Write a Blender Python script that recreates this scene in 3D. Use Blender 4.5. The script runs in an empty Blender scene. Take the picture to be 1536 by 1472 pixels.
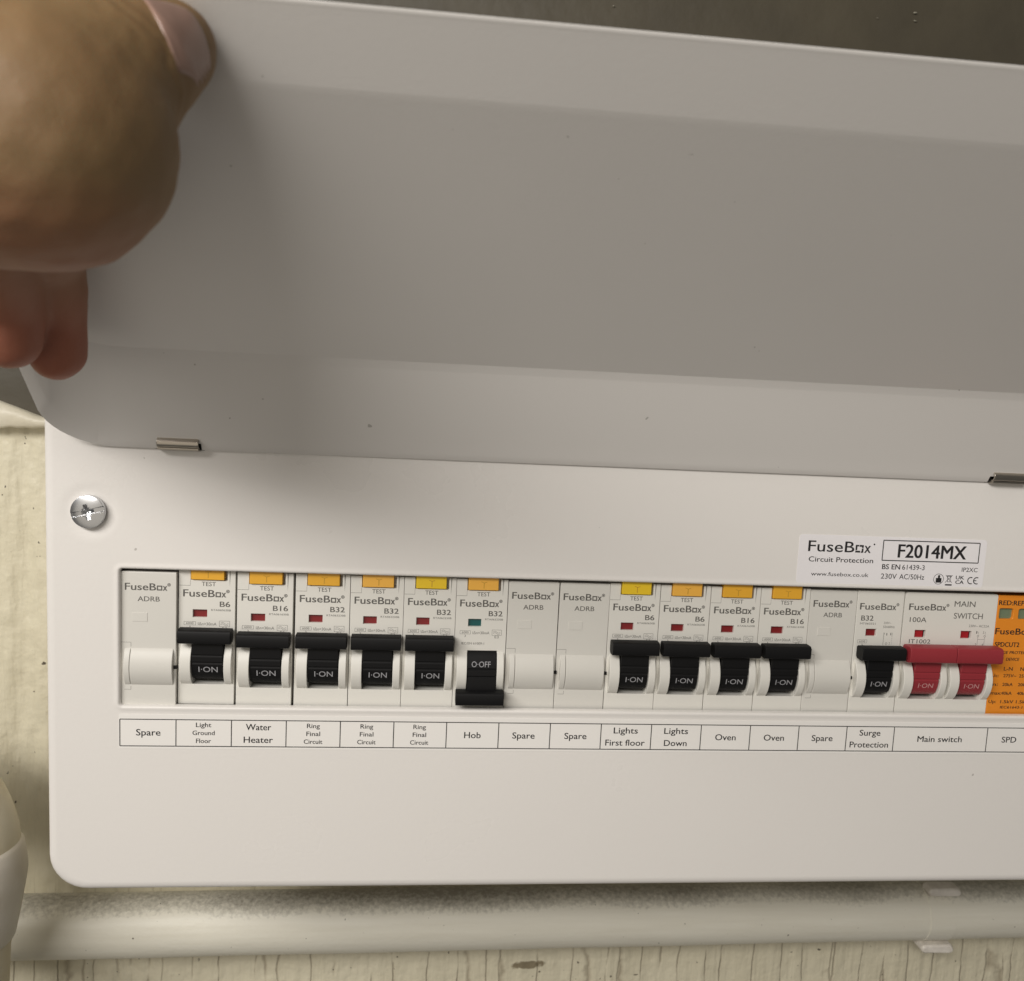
import bpy, bmesh, math, random
from mathutils import Vector, Matrix, noise
from mathutils.geometry import delaunay_2d_cdt
from mathutils.bvhtree import BVHTree
S = bpy.context.scene
COL = S.collection
MM = 0.001
random.seed(7)
PI = math.pi

# ------------------------------------------------------------------ camera, world, lamps, exposure
cd = bpy.data.cameras.new('camera'); cam = bpy.data.objects.new('camera', cd); COL.objects.link(cam)
cd.sensor_width = 36.0; cd.lens = 1350 / 1536 * 36; cd.clip_start = 0.004; cd.clip_end = 30
right, up, back = Vector((.9938, -.0994, .0494)), Vector((-.0370, .1225, .9918)), Vector((-.1047, -.9875, .1181))
M = Matrix((right, up, back)).transposed().to_4x4(); M.translation = Vector((93.90, -294.45, 100.95)) * MM
cam.matrix_world = M
cd.dof.use_dof = True; cd.dof.focus_distance = 0.312; cd.dof.aperture_fstop = 19.0
S.camera = cam
W = bpy.data.worlds.new('World'); S.world = W; W.use_nodes = True
W.node_tree.nodes['Background'].inputs[0].default_value = (.92, .885, .83, 1)
W.node_tree.nodes['Background'].inputs[1].default_value = 0.095
S.view_settings.view_transform = 'Standard'; S.view_settings.look = 'None'
S.view_settings.exposure = 0.05; S.view_settings.gamma = 1.0

def lamp(name, pos, target, size, power, color, size_y=None):
    l = bpy.data.lights.new(name, 'AREA'); l.shape = 'RECTANGLE' if size_y else 'DISK'; l.size = size; l.size_y = size_y or size; l.energy = power; l.color = color
    o = bpy.data.objects.new(name, l); COL.objects.link(o)
    o.location = Vector(pos) * MM
    o.rotation_euler = (Vector(target) * MM - o.location).to_track_quat('-Z', 'Y').to_euler()
    return o
tgt = Vector((130, 0, 0)); d = Vector((-.50, -.70, .515)).normalized()
lamp('lamp_key', tgt + d * 1100, tgt, 0.95, 10.9, (1.0, .955, .90), .22)
d = Vector((-.20, -.96, -.14)).normalized()
lamp('fill_front', Vector((40, 0, 40)) + d * 1150, (80, 0, 40), 1.45, 2.6, (1.0, .90, .76))  # added broad fill to brighten the lid, not a lamp of the room

# ------------------------------------------------------------------ materials
def mat(name, col, rough=.5, metal=0.0, bump=None, sss=0, var=None, coat=0, spec=.5):
    m = bpy.data.materials.new(name); m.use_nodes = True; nt = m.node_tree; b = nt.nodes['Principled BSDF']
    b.inputs['Base Color'].default_value = (*col, 1); b.inputs['Roughness'].default_value = rough
    b.inputs['Metallic'].default_value = metal; b.inputs['Specular IOR Level'].default_value = spec
    b.inputs['Coat Weight'].default_value = coat
    if bump or var:
        tc = nt.nodes.new('ShaderNodeTexCoord')
    if bump:                                    # (scale per metre, strength, distance in mm, detail)
        n = nt.nodes.new('ShaderNodeTexNoise'); n.inputs['Scale'].default_value = bump[0]; n.inputs['Detail'].default_value = bump[3] if len(bump) > 3 else 2
        bp = nt.nodes.new('ShaderNodeBump'); bp.inputs['Strength'].default_value = bump[1]; bp.inputs['Distance'].default_value = bump[2] * MM
        nt.links.new(tc.outputs['Object'], n.inputs['Vector']); nt.links.new(n.outputs['Fac'], bp.inputs['Height']); nt.links.new(bp.outputs['Normal'], b.inputs['Normal'])
    if var:                                     # (scale, second colour)
        n2 = nt.nodes.new('ShaderNodeTexNoise'); n2.inputs['Scale'].default_value = var[0]; n2.inputs['Detail'].default_value = 4
        r = nt.nodes.new('ShaderNodeValToRGB'); r.color_ramp.elements[0].position = .35; r.color_ramp.elements[1].position = .7
        r.color_ramp.elements[0].color = (*col, 1); r.color_ramp.elements[1].color = (*var[1], 1)
        nt.links.new(tc.outputs['Object'], n2.inputs['Vector']); nt.links.new(n2.outputs['Fac'], r.inputs[0]); nt.links.new(r.outputs[0], b.inputs['Base Color'])
    return m
POWDER = mat('white_powder_coat', (.80, .775, .745), .30, bump=(700, .5, .10, 4))
LIDPAINT = mat('white_powder_coat_lid', (.80, .775, .745), .34, bump=(900, .25, .10, 3))
PLASTIC = mat('white_breaker_plastic', (.755, .74, .69), .42, bump=(2500, .12, .04))
BLANKP = mat('pale_grey_blank_plastic', (.69, .675, .63), .45, bump=(2500, .12, .04))
JOINT = mat('moulding_joint', (.30, .29, .27), .7)
BLACK = mat('black_plastic', (.006, .006, .0065), .55, bump=(3000, .15, .03), spec=.22)
REDP = mat('red_toggle_plastic', (.30, .030, .040), .42, bump=(3000, .15, .03))
FLAG = mat('red_flag', (.20, .012, .014), .35)
FLAGB = mat('bright_red_flag', (.36, .014, .02), .35)
GREEN = mat('green_flag', (.004, .085, .085), .35)
AMBER = mat('amber_button', (.80, .42, .035), .4)
PEACH = mat('pale_orange_button', (.86, .46, .07), .4)
YELLOW = mat('yellow_button', (.82, .56, .02), .4)
BTNLINE = mat('button_moulding_line', (.52, .28, .025), .5)
ORANGE = mat('orange_plastic', (.80, .27, .022), .42)
WINDOWG = mat('green_grey_window', (.17, .22, .14), .15)
INK = mat('grey_print', (.115, .11, .10), .7)
INKF = mat('fine_grey_print', (.15, .145, .135), .7)
INKB = mat('black_print', (.012, .011, .012), .7)
INKW = mat('white_print', (.36, .36, .38), .7)
INKP = mat('pink_print', (.60, .30, .30), .7)
PAPER = mat('label_paper', (.87, .85, .82), .35)
STICKER = mat('white_sticker', (.86, .84, .86), .4)
CHROME = mat('bright_zinc', (.62, .63, .65), .24, 1.0, bump=(1500, .10, .04))
HINGE = mat('dull_steel', (.50, .46, .40), .32, 1.0)
DARK = mat('interior_shade', (.012, .011, .010), .8)  # shade of the void and hinge notches, put into the colour
STEEL = mat('case_steel', (.72, .69, .65), .4)

def smudge(m, base, speck):
    nt = m.node_tree; N, L = nt.nodes, nt.links; b = N['Principled BSDF']; tc = N.new('ShaderNodeTexCoord')
    n = N.new('ShaderNodeTexNoise'); n.inputs['Scale'].default_value = 22; n.inputs['Detail'].default_value = 5; L.new(tc.outputs['Object'], n.inputs['Vector'])
    r = N.new('ShaderNodeMapRange'); r.inputs[1].default_value = .3; r.inputs[2].default_value = .7; r.inputs[3].default_value = base-.07; r.inputs[4].default_value = base+.12; L.new(n.outputs['Fac'], r.inputs[0]); L.new(r.outputs[0], b.inputs['Roughness'])
    v = N.new('ShaderNodeTexNoise'); v.inputs['Scale'].default_value = 300; v.inputs['Detail'].default_value = 1; L.new(tc.outputs['Object'], v.inputs['Vector'])
    t = N.new('ShaderNodeMapRange'); t.inputs[1].default_value = speck; t.inputs[2].default_value = speck+.015; t.inputs[4].default_value = .5; L.new(v.outputs['Fac'], t.inputs[0])
    c = N.new('ShaderNodeMix'); c.data_type = 'RGBA'; c.inputs[6].default_value = b.inputs['Base Color'].default_value[:]; c.inputs[7].default_value = (.22, .20, .17, 1); L.new(t.outputs[0], c.inputs[0]); L.new(c.outputs[2], b.inputs['Base Color'])
smudge(POWDER, .31, .80); smudge(LIDPAINT, .35, .80)

# ------------------------------------------------------------------ helpers
class MB:
    """collects verts (mm) and faces with a material index, then links them as one mesh object"""
    def __init__(s): s.v = []; s.f = []; s.m = []
    def add(s, vs, fs, mi=0):
        o = len(s.v); s.v += [tuple(v) for v in vs]; s.f += [tuple(i + o for i in f) for f in fs]; s.m += [mi] * len(fs)
    def box(s, a, b, mi=0):
        x0, y0, z0 = a; x1, y1, z1 = b
        s.add([(x0,y0,z0),(x1,y0,z0),(x1,y1,z0),(x0,y1,z0),(x0,y0,z1),(x1,y0,z1),(x1,y1,z1),(x0,y1,z1)],
              [(0,3,2,1),(4,5,6,7),(0,1,5,4),(1,2,6,5),(2,3,7,6),(3,0,4,7)], mi)
    def prism_x(s, prof, x0, x1, mi=0):        # prof: (y,z) loop
        n = len(prof)
        s.add([(x0,y,z) for y,z in prof] + [(x1,y,z) for y,z in prof],
              [tuple(range(n)), tuple(range(2*n-1, n-1, -1))] + [(i, i+n, (i+1)%n+n, (i+1)%n) for i in range(n)], mi)
    def rect(s, x0, z0, x1, z1, y, mi=0): s.add([(x0,y,z0),(x1,y,z0),(x1,y,z1),(x0,y,z1)], [(0,1,2,3)], mi)
    def line(s, p, q, w, y, mi=0):
        dx, dz = q[0]-p[0], q[1]-p[1]; l = math.hypot(dx, dz) or 1; nx, nz = -dz/l*w/2, dx/l*w/2
        s.add([(p[0]+nx,y,p[1]+nz),(p[0]-nx,y,p[1]-nz),(q[0]-nx,y,q[1]-nz),(q[0]+nx,y,q[1]+nz)], [(0,1,2,3)], mi)
    def frame(s, x0, z0, x1, z1, w, y, mi=0):
        s.line((x0,z0),(x1,z0),w,y,mi); s.line((x0,z1),(x1,z1),w,y,mi); s.line((x0,z0),(x0,z1),w,y-.004,mi); s.line((x1,z0),(x1,z1),w,y-.004,mi)
    def loft(s, rings, cap0=False, cap1=False, mi=0, closed=True):
        n = len(rings[0]); vs = [p for r in rings for p in r]; fs = []
        for k in range(len(rings)-1):
            for i in range(n if closed else n-1):
                j = (i+1) % n; fs.append((k*n+i, k*n+j, (k+1)*n+j, (k+1)*n+i))
        if cap0: fs.append(tuple(range(n)))
        if cap1: fs.append(tuple(range((len(rings)-1)*n, len(rings)*n))[::-1])
        s.add(vs, fs, mi)
    def build(s, name, mats, parent=None, smooth=False, bevel=0, fix=True, segs=2, angle=35, base=None):
        me = bpy.data.meshes.new(name)
        b = base or (0,0,0)
        me.from_pydata([((x-b[0])*MM, (y-b[1])*MM, (z-b[2])*MM) for x,y,z in s.v], [], s.f)
        for p, mi in zip(me.polygons, s.m): p.material_index = mi; p.use_smooth = smooth or bool(bevel)
        if fix:
            bm = bmesh.new(); bm.from_mesh(me); bmesh.ops.remove_doubles(bm, verts=bm.verts, dist=2e-7)
            bmesh.ops.recalc_face_normals(bm, faces=bm.faces); bm.to_mesh(me); bm.free()
        for m in (mats if isinstance(mats, (list, tuple)) else [mats]): me.materials.append(m)
        o = bpy.data.objects.new(name, me); COL.objects.link(o)
        if base: o.location = Vector(base) * MM
        if parent: o.parent = parent
        if bevel:
            bv = o.modifiers.new('bevel', 'BEVEL'); bv.width = bevel*MM; bv.segments = segs; bv.limit_method = 'ANGLE'; bv.angle_limit = math.radians(angle); bv.harden_normals = True
        return o
    def plate(s, outer, holes, y, depth, mi=0):
        """front face in the plane y with holes; outer walls go back by depth, hole walls by each hole's own depth"""
        loops = [outer] + [h[0] for h in holes]; vs = []; es = []
        for lp in loops:
            o = len(vs); vs += [Vector((p[0], p[1])) for p in lp]; es += [(o+i, o+(i+1) % len(lp)) for i in range(len(lp))]
        r = delaunay_2d_cdt(vs, es, [], 1, 1e-5)
        def inside(q, lp):
            c = False
            for i in range(len(lp)):
                (ax, az), (bx, bz) = lp[i], lp[i-1]
                if (az > q.y) != (bz > q.y) and q.x < (bx-ax)*(q.y-az)/(bz-az) + ax: c = not c
            return c
        keep = []
        for f in r[2]:
            q = sum((r[0][i] for i in f), Vector((0, 0)))/len(f)
            if inside(q, outer) and not any(inside(q, h[0]) for h in holes): keep.append(f)
        s.add([(p.x, y, p.y) for p in r[0]], keep, mi)
        for lp, dp in zip(loops, [depth] + [h[1] for h in holes]):
            if dp: s.loft([[(p[0], y, p[1]) for p in lp], [(p[0], y+dp, p[1]) for p in lp]], mi=mi)
def tag(o, label=None, cat=None, group=None, kind=None):
    for k, v in (('label', label), ('category', cat), ('group', group), ('kind', kind)):
        if v: o[k] = v
    return o
def empty(name, loc=(0,0,0)):
    o = bpy.data.objects.new(name, None); COL.objects.link(o); o.location = Vector(loc)*MM; o.empty_display_size = .01; return o
def rrect(x0, x1, z0, z1, r, n=8):
    out = []
    for cx, cz, a0 in ((x1-r,z1-r,0),(x0+r,z1-r,90),(x0+r,z0+r,180),(x1-r,z0+r,270)):
        for i in range(n+1):
            a = math.radians(a0 + 90*i/n); out.append((cx+r*math.cos(a), cz+r*math.sin(a)))
    return out
# lettering: each string is turned into flat faces once
_glyph = {}
def glyphs(t, bold=0):
    k = (t, bold)
    if k not in _glyph:
        c = bpy.data.curves.new('lettering', 'FONT'); c.body = t; c.size = 1; c.fill_mode = 'FRONT'; c.dimensions = '2D'; c.resolution_u = 3; c.offset = bold
        o = bpy.data.objects.new('lettering', c); me = bpy.data.meshes.new_from_object(o)
        vs = [(v.co.x, v.co.y) for v in me.vertices]; fs = [tuple(p.vertices) for p in me.polygons]
        bpy.data.objects.remove(o); bpy.data.curves.remove(c); bpy.data.meshes.remove(me)
        _glyph[k] = (vs, fs)
    return _glyph[k]
_h = [v[1] for v in glyphs('H')[0]]; CAP = max(_h) - min(_h)
def text(mb, t, x0, z0, x1, cap, y, mi=0, bold=0, shear=0, tilt=0):
    """string from x0 to x1 on the baseline z0, capitals cap mm high, in the plane y (facing the front)"""
    vs, fs = glyphs(t)
    a, b = min(v[0] for v in vs), max(v[0] for v in vs); sx = (x1-x0)/(b-a); sz = cap/CAP
    offs = [(0, 0, 0)] if bold < .003 else [(-1, -.35, 0), (1, -.35, .002), (-1, .35, .004), (1, .35, .006)]
    for ox, oz, oy in offs:
        mb.add([(x0 + ox*bold*cap*1.1 + (v[0]-a)*sx + shear*v[1]*sz, y - oy, z0 + oz*bold*cap*1.1 + v[1]*sz + tilt*(v[0]-a)*sx) for v in vs], fs, mi)
def ctext(mb, t, xc, z0, w, cap, y, mi=0, bold=0, shear=0): text(mb, t, xc-w/2, z0, xc+w/2, cap, y, mi, bold, shear)
def ring(mb, cx, cz, r0, r1, y, mi=0, n=16):
    a = [(cx+r1*math.cos(2*PI*i/n), y, cz+r1*math.sin(2*PI*i/n)) for i in range(n)]; b = [(cx+r0*math.cos(2*PI*i/n), y, cz+r0*math.sin(2*PI*i/n)) for i in range(n)]
    mb.loft([a, b], mi=mi)
def logo(mb, x0, z0, w, cap, y, mi=0, bold=.022, mark=True, hooks=False):
    """the FuseBox wordmark: its o is a small square ring"""
    text(mb, 'FuseB', x0, z0, x0+w*.735, cap, y, mi, bold)
    q0, q1 = x0+w*.755, x0+w*.885; h = cap*.72; t = cap*.17
    if hooks:                                   # two interlocking hooks on the sticker
        zc = z0+h/2; xc = (q0+q1)/2
        mb.rect(q0, z0+h*.30, q0+t, z0+h*.80, y, mi); mb.rect(q0, z0+h*.80, q0+(q1-q0)*.42, z0+h, y, mi)
        mb.rect(q0, z0, xc+t*.5, z0+t, y-.003, mi); mb.rect(q0, z0+t, q0+t, z0+h*.22, y-.003, mi)
        mb.rect(xc-t*.1, z0+h-t, q1, z0+h, y-.003, mi); mb.rect(q1-t, z0+h*.62, q1, z0+h-t, y-.003, mi)
        mb.rect(q1-t, z0, q1, z0+h*.55, y, mi); mb.rect(xc+t*.9, z0-t*.2, q1-t, z0+t*.7, y, mi)
    else:
        mb.rect(q0, z0, q1, z0+t, y, mi); mb.rect(q0, z0+h-t, q1, z0+h, y, mi)
        mb.rect(q0, z0+t, q0+t, z0+h-t, y, mi); mb.rect(q1-t, z0+t, q1, z0+h-t, y, mi)
    text(mb, 'x', x0+w*.90, z0, x0+w, cap, y, mi, bold)
    if mark:
        ring(mb, x0+w+cap*.26, z0+cap*.86, cap*.16, cap*.24, y, mi); mb.rect(x0+w+cap*.18, z0+cap*.76, x0+w+cap*.34, z0+cap*.96, y, mi)

# ------------------------------------------------------------------ the setting: wall, soffit
def wall_material():
    m = mat('cream_gloss_wall_paint', (.62, .575, .44), .42); nt = m.node_tree; N, L = nt.nodes, nt.links; b = N['Principled BSDF']
    tc = N.new('ShaderNodeTexCoord')
    mp = N.new('ShaderNodeMapping'); mp.inputs['Scale'].default_value = (95, 1, 5); L.new(tc.outputs['Object'], mp.inputs[0])
    vo = N.new('ShaderNodeTexVoronoi'); vo.feature = 'DISTANCE_TO_EDGE'; vo.inputs['Scale'].default_value = 1; vo.inputs['Randomness'].default_value = .9
    dn = N.new('ShaderNodeTexNoise'); dn.inputs['Scale'].default_value = 60; dn.inputs['Detail'].default_value = 3; L.new(tc.outputs['Object'], dn.inputs['Vector'])
    mx = N.new('ShaderNodeMix'); mx.data_type = 'VECTOR'; mx.inputs[0].default_value = .22; L.new(mp.outputs[0], mx.inputs[4]); L.new(dn.outputs['Color'], mx.inputs[5]); L.new(mx.outputs[1], vo.inputs['Vector'])
    lr = N.new('ShaderNodeMapRange'); lr.inputs[1].default_value = 0; lr.inputs[2].default_value = .030; lr.inputs[3].default_value = 1; lr.inputs[4].default_value = 0; L.new(vo.outputs['Distance'], lr.inputs[0])
    g = N.new('ShaderNodeTexNoise'); g.inputs['Scale'].default_value = 42; g.inputs['Detail'].default_value = 6; L.new(tc.outputs['Object'], g.inputs['Vector'])
    gr = N.new('ShaderNodeMapRange'); gr.inputs[1].default_value = .36; gr.inputs[2].default_value = .5; L.new(g.outputs['Fac'], gr.inputs[0])
    mul = N.new('ShaderNodeMath'); mul.operation = 'MULTIPLY'; L.new(lr.outputs[0], mul.inputs[0]); L.new(gr.outputs[0], mul.inputs[1])
    sz = N.new('ShaderNodeSeparateXYZ'); L.new(tc.outputs['Object'], sz.inputs[0]); zr = N.new('ShaderNodeMapRange'); zr.inputs[1].default_value = -.128; zr.inputs[2].default_value = -.150; zr.inputs[3].default_value = .10; L.new(sz.outputs['Z'], zr.inputs[0])
    mul0 = mul; mul = N.new('ShaderNodeMath'); mul.operation = 'MULTIPLY'; L.new(mul0.outputs[0], mul.inputs[0]); L.new(zr.outputs[0], mul.inputs[1])
    # grime: a broad stain field, small specks and one cobweb smear on the wall below the pipe
    c1 = N.new('ShaderNodeMix'); c1.data_type = 'RGBA'; c1.inputs[6].default_value = (.73, .685, .535, 1); c1.inputs[7].default_value = (.65, .60, .45, 1); L.new(g.outputs['Fac'], c1.inputs[0])
    c2 = N.new('ShaderNodeMix'); c2.data_type = 'RGBA'; c2.inputs[7].default_value = (.45, .40, .295, 1); L.new(c1.outputs[2], c2.inputs[6]); L.new(mul.outputs[0], c2.inputs[0])
    sp = N.new('ShaderNodeTexNoise'); sp.inputs['Scale'].default_value = 330; sp.inputs['Detail'].default_value = 2; L.new(tc.outputs['Object'], sp.inputs['Vector'])
    sr = N.new('ShaderNodeMapRange'); sr.inputs[1].default_value = .735; sr.inputs[2].default_value = .76; L.new(sp.outputs['Fac'], sr.inputs[0])
    c3 = N.new('ShaderNodeMix'); c3.data_type = 'RGBA'; c3.inputs[7].default_value = (.09, .075, .055, 1); L.new(c2.outputs[2], c3.inputs[6]); L.new(sr.outputs[0], c3.inputs[0])
    mp2 = N.new('ShaderNodeMapping'); mp2.inputs['Location'].default_value = (-.156*62, 0, .1765*230); mp2.inputs['Scale'].default_value = (62, 1, 230); L.new(tc.outputs['Object'], mp2.inputs[0])
    sg = N.new('ShaderNodeTexGradient'); sg.gradient_type = 'SPHERICAL'; L.new(mp2.outputs[0], sg.inputs[0])
    sn = N.new('ShaderNodeTexNoise'); sn.inputs['Scale'].default_value = 260; sn.inputs['Detail'].default_value = 5; L.new(tc.outputs['Object'], sn.inputs['Vector'])
    sm = N.new('ShaderNodeMath'); sm.operation = 'ADD'; L.new(sg.outputs['Fac'], sm.inputs[0]); L.new(sn.outputs['Fac'], sm.inputs[1])
    ss = N.new('ShaderNodeMapRange'); ss.inputs[1].default_value = .98; ss.inputs[2].default_value = 1.12; L.new(sm.outputs[0], ss.inputs[0])
    gt = N.new('ShaderNodeMath'); gt.operation = 'GREATER_THAN'; gt.inputs[1].default_value = .02; L.new(sg.outputs['Fac'], gt.inputs[0])
    sx = N.new('ShaderNodeMath'); sx.operation = 'MULTIPLY'; L.new(ss.outputs[0], sx.inputs[0]); L.new(gt.outputs[0], sx.inputs[1])
    c4 = N.new('ShaderNodeMix'); c4.data_type = 'RGBA'; c4.inputs[7].default_value = (.24, .20, .13, 1); L.new(c3.outputs[2], c4.inputs[6]); L.new(sx.outputs[0], c4.inputs[0])
    L.new(c4.outputs[2], b.inputs['Base Color'])
    f = N.new('ShaderNodeTexNoise'); f.inputs['Scale'].default_value = 220; f.inputs['Detail'].default_value = 5; L.new(tc.outputs['Object'], f.inputs['Vector'])
    s1 = N.new('ShaderNodeMath'); s1.operation = 'MULTIPLY_ADD'; s1.inputs[1].default_value = -.55; L.new(mul.outputs[0], s1.inputs[0]); L.new(f.outputs['Fac'], s1.inputs[2])
    mq = N.new('ShaderNodeMapping'); mq.inputs['Scale'].default_value = (150, 1, 16); L.new(tc.outputs['Object'], mq.inputs[0])
    fq = N.new('ShaderNodeTexNoise'); fq.inputs['Scale'].default_value = 1; fq.inputs['Detail'].default_value = 4; L.new(mq.outputs[0], fq.inputs['Vector'])
    s2 = N.new('ShaderNodeMath'); s2.operation = 'MULTIPLY_ADD'; s2.inputs[1].default_value = 2.0; L.new(fq.outputs['Fac'], s2.inputs[0]); L.new(s1.outputs[0], s2.inputs[2]); s1 = s2
    bp = N.new('ShaderNodeBump'); bp.inputs['Strength'].default_value = .9; bp.inputs['Distance'].default_value = .8*MM; L.new(s1.outputs[0], bp.inputs['Height']); L.new(bp.outputs[0], b.inputs['Normal'])
    return m
WALL = wall_material()
def wall_relief(x, z):
    p = Vector((x*.03, z*.006, 3)); y = noise.noise(p)*1.3 + noise.noise(Vector((x*.16, z*.012, 8)))*.55 + noise.noise(Vector((x*.22, z*.2, 1)))*.22
    if x < -20: k = min(1, (-20-x)/15); y += k*(noise.noise(Vector((x*.10, z*.014, 5)))*1.3 + noise.noise(Vector((x*.3, z*.05, 9)))*.7 + noise.noise(Vector((x*.5, z*.4, 2)))*.5 + noise.noise(Vector((x*.22, z*.16, 6)))*.6)
    return y
mb = MB(); xs = [-330 + 6.0*i for i in range(38)] + [-102 + 1.5*i for i in range(60)] + [-12 + 3.0*i for i in range(204)]; zs = [-330 + 3.0*i for i in range(140)]
vs = [(x, 105 + wall_relief(x, z), z) for z in zs for x in xs]; n = len(xs)
mb.add(vs, [(j*n+i, j*n+i+1, (j+1)*n+i+1, (j+1)*n+i) for j in range(len(zs)-1) for i in range(n-1)])
tag(mb.build('wall', WALL, smooth=True, fix=False), kind='structure')
UPPER = mat('dark_olive_board_paint', (.088, .075, .050), .5, bump=(90, .5, .8, 6), var=(26, (.070, .060, .041)))
mb = MB(); xs = range(-330, 603, 8); zs = range(76, 440, 5); n = len(xs)
mb.add([(x, 100.5 + .5*noise.noise(Vector((x*.006, z*.09, 2))) + .25*noise.noise(Vector((x*.05, z*.3, 5))), z) for z in zs for x in xs], [(j*n+i, j*n+i+1, (j+1)*n+i+1, (j+1)*n+i) for j in range(len(zs)-1) for i in range(n-1)])
tag(mb.build('upper_wall', UPPER, smooth=True, fix=False), kind='structure')
FLECK = mat('paint_flecks', (.36, .34, .27), .6)
mb = MB()
for i in range(70):
    x, z, w = random.uniform(-100, 420), random.uniform(200, 330), random.uniform(.3, 1.0)
    k = [(x + w*math.cos(a)*random.uniform(.6, 1.5), 99.7, z + w*.45*math.sin(a)*random.uniform(.5, 1.3)) for a in [2*PI*j/6 for j in range(6)]]
    mb.add(k + [(x, 99.3, z)], [(j, (j+1) % 6, 6) for j in range(6)])
tag(mb.build('paint_flecks', FLECK, fix=False), kind='stuff')
# ragged cream batten on the wall beside the box
BATTEN = mat('cream_batten_paint', (.76, .72, .60), .4, bump=(160, .6, .8, 5), var=(60, (.68, .63, .50)))
mb = MB(); ra = []
for i in range(111):
    x = -330 + 3*i
    zb = 72.5 + 1.6*noise.noise(Vector((x*.09, 3, 0))) + .8*noise.noise(Vector((x*.35, 9, 0))); zt = max(77.5, min(84.5, 83.6 - .36*(x+80))) + .8*noise.noise(Vector((x*.06, 14, 0)))
    ra.append([(x, 107, zb+.5), (x, 98.5, zb), (x, 97.4, zb+1.2), (x, 97 + .4*noise.noise(Vector((x*.1, 4, 4))), (zb+zt)/2), (x, 97.6, zt-1), (x, 99, zt), (x, 107, zt)])
mb.loft(ra, True, True)
tag(mb.build('wall_batten', BATTEN, smooth=True), 'cream painted batten with a ragged edge on the wall beside the box', 'batten')

# ------------------------------------------------------------------ pipes
def pipe_material():
    m = mat('old_white_pipe_paint', (.70, .685, .60), .42); nt = m.node_tree; N, L = nt.nodes, nt.links; b = N['Principled BSDF']
    tc = N.new('ShaderNodeTexCoord'); ge = N.new('ShaderNodeNewGeometry'); sep = N.new('ShaderNodeSeparateXYZ'); L.new(ge.outputs['Normal'], sep.inputs[0])
    n1 = N.new('ShaderNodeTexNoise'); n1.inputs['Scale'].default_value = 520; n1.inputs['Detail'].default_value = 8; n1.inputs['Roughness'].default_value = .7; L.new(tc.outputs['Object'], n1.inputs['Vector'])
    n2 = N.new('ShaderNodeTexNoise'); n2.inputs['Scale'].default_value = 14; n2.inputs['Detail'].default_value = 3; L.new(tc.outputs['Object'], n2.inputs['Vector'])
    a = N.new('ShaderNodeMath'); a.operation = 'MULTIPLY_ADD'; a.inputs[1].default_value = .75; L.new(n1.outputs['Fac'], a.inputs[0]); L.new(sep.outputs['Z'], a.inputs[2])
    a2 = N.new('ShaderNodeMath'); a2.operation = 'MULTIPLY_ADD'; a2.inputs[1].default_value = .8; L.new(n2.outputs['Fac'], a2.inputs[0]); L.new(a.outputs[0], a2.inputs[2])
    r = N.new('ShaderNodeMapRange'); r.inputs[1].default_value = 1.46; r.inputs[2].default_value = 1.86; r.inputs[4].default_value = .85; L.new(a2.outputs[0], r.inputs[0])
    mp = N.new('ShaderNodeMapping'); mp.inputs['Scale'].default_value = (25, 400, 400); L.new(tc.outputs['Object'], mp.inputs[0])
    st = N.new('ShaderNodeTexNoise'); st.inputs['Scale'].default_value = 1; st.inputs['Detail'].default_value = 3; L.new(mp.outputs[0], st.inputs['Vector'])
    c0 = N.new('ShaderNodeMix'); c0.data_type = 'RGBA'; c0.inputs[6].default_value = (.82, .80, .71, 1); c0.inputs[7].default_value = (.70, .67, .57, 1); L.new(st.outputs['Fac'], c0.inputs[0])
    c = N.new('ShaderNodeMix'); c.data_type = 'RGBA'; c.inputs[7].default_value = (.17, .155, .125, 1); L.new(c0.outputs[2], c.inputs[6]); L.new(r.outputs[0], c.inputs[0])
    sp = N.new('ShaderNodeTexNoise'); sp.inputs['Scale'].default_value = 480; L.new(tc.outputs['Object'], sp.inputs['Vector'])
    sr = N.new('ShaderNodeMapRange'); sr.inputs[1].default_value = .76; sr.inputs[2].default_value = .78; L.new(sp.outputs['Fac'], sr.inputs[0])
    c3 = N.new('ShaderNodeMix'); c3.data_type = 'RGBA'; c3.inputs[7].default_value = (.10, .085, .065, 1); L.new(c.outputs[2], c3.inputs[6]); L.new(sr.outputs[0], c3.inputs[0])
    L.new(c3.outputs[2], b.inputs['Base Color'])
    bp = N.new('ShaderNodeBump'); bp.inputs['Strength'].default_value = .4; bp.inputs['Distance'].default_value = .5*MM; L.new(n1.outputs['Fac'], bp.inputs['Height']); L.new(bp.outputs[0], b.inputs['Normal'])
    return m
PIPE = pipe_material()
def tube(mb, pts, n=40, cap=True, mi=0, wob=0):
    """pts: (x,y,z,r) along a path"""
    P = [Vector(p[:3]) for p in pts]; rings = []
    for i, p in enumerate(P):
        t = (P[min(i+1, len(P)-1)] - P[max(i-1, 0)]).normalized()
        u = t.cross(Vector((0,1,0))); u = u.normalized() if u.length > .05 else Vector((1,0,0)); v = t.cross(u).normalized()
        ringp = []
        for k in range(n):
            a = 2*PI*k/n; r = pts[i][3]
            if wob: r += wob*noise.noise(Vector((p.x*.05+3, p.z*.08, 0)) + Vector((math.cos(a), math.sin(a), 0))*1.2)
            ringp.append(tuple(p + (u*math.cos(a) + v*math.sin(a))*r))
        rings.append(ringp)
    mb.loft(rings, cap, cap, mi)
mb = MB(); tube(mb, [(x, 91, -144.4 + (x+52)*.0072 + .25*noise.noise(Vector((x*.02, 0, 0))), 13.3) for x in range(-320, 560, 6)], wob=.12)
tag(mb.build('conduit_pipe', PIPE, smooth=True), 'white painted horizontal pipe, dusty along its top, under the fuse box', 'pipe')
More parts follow.
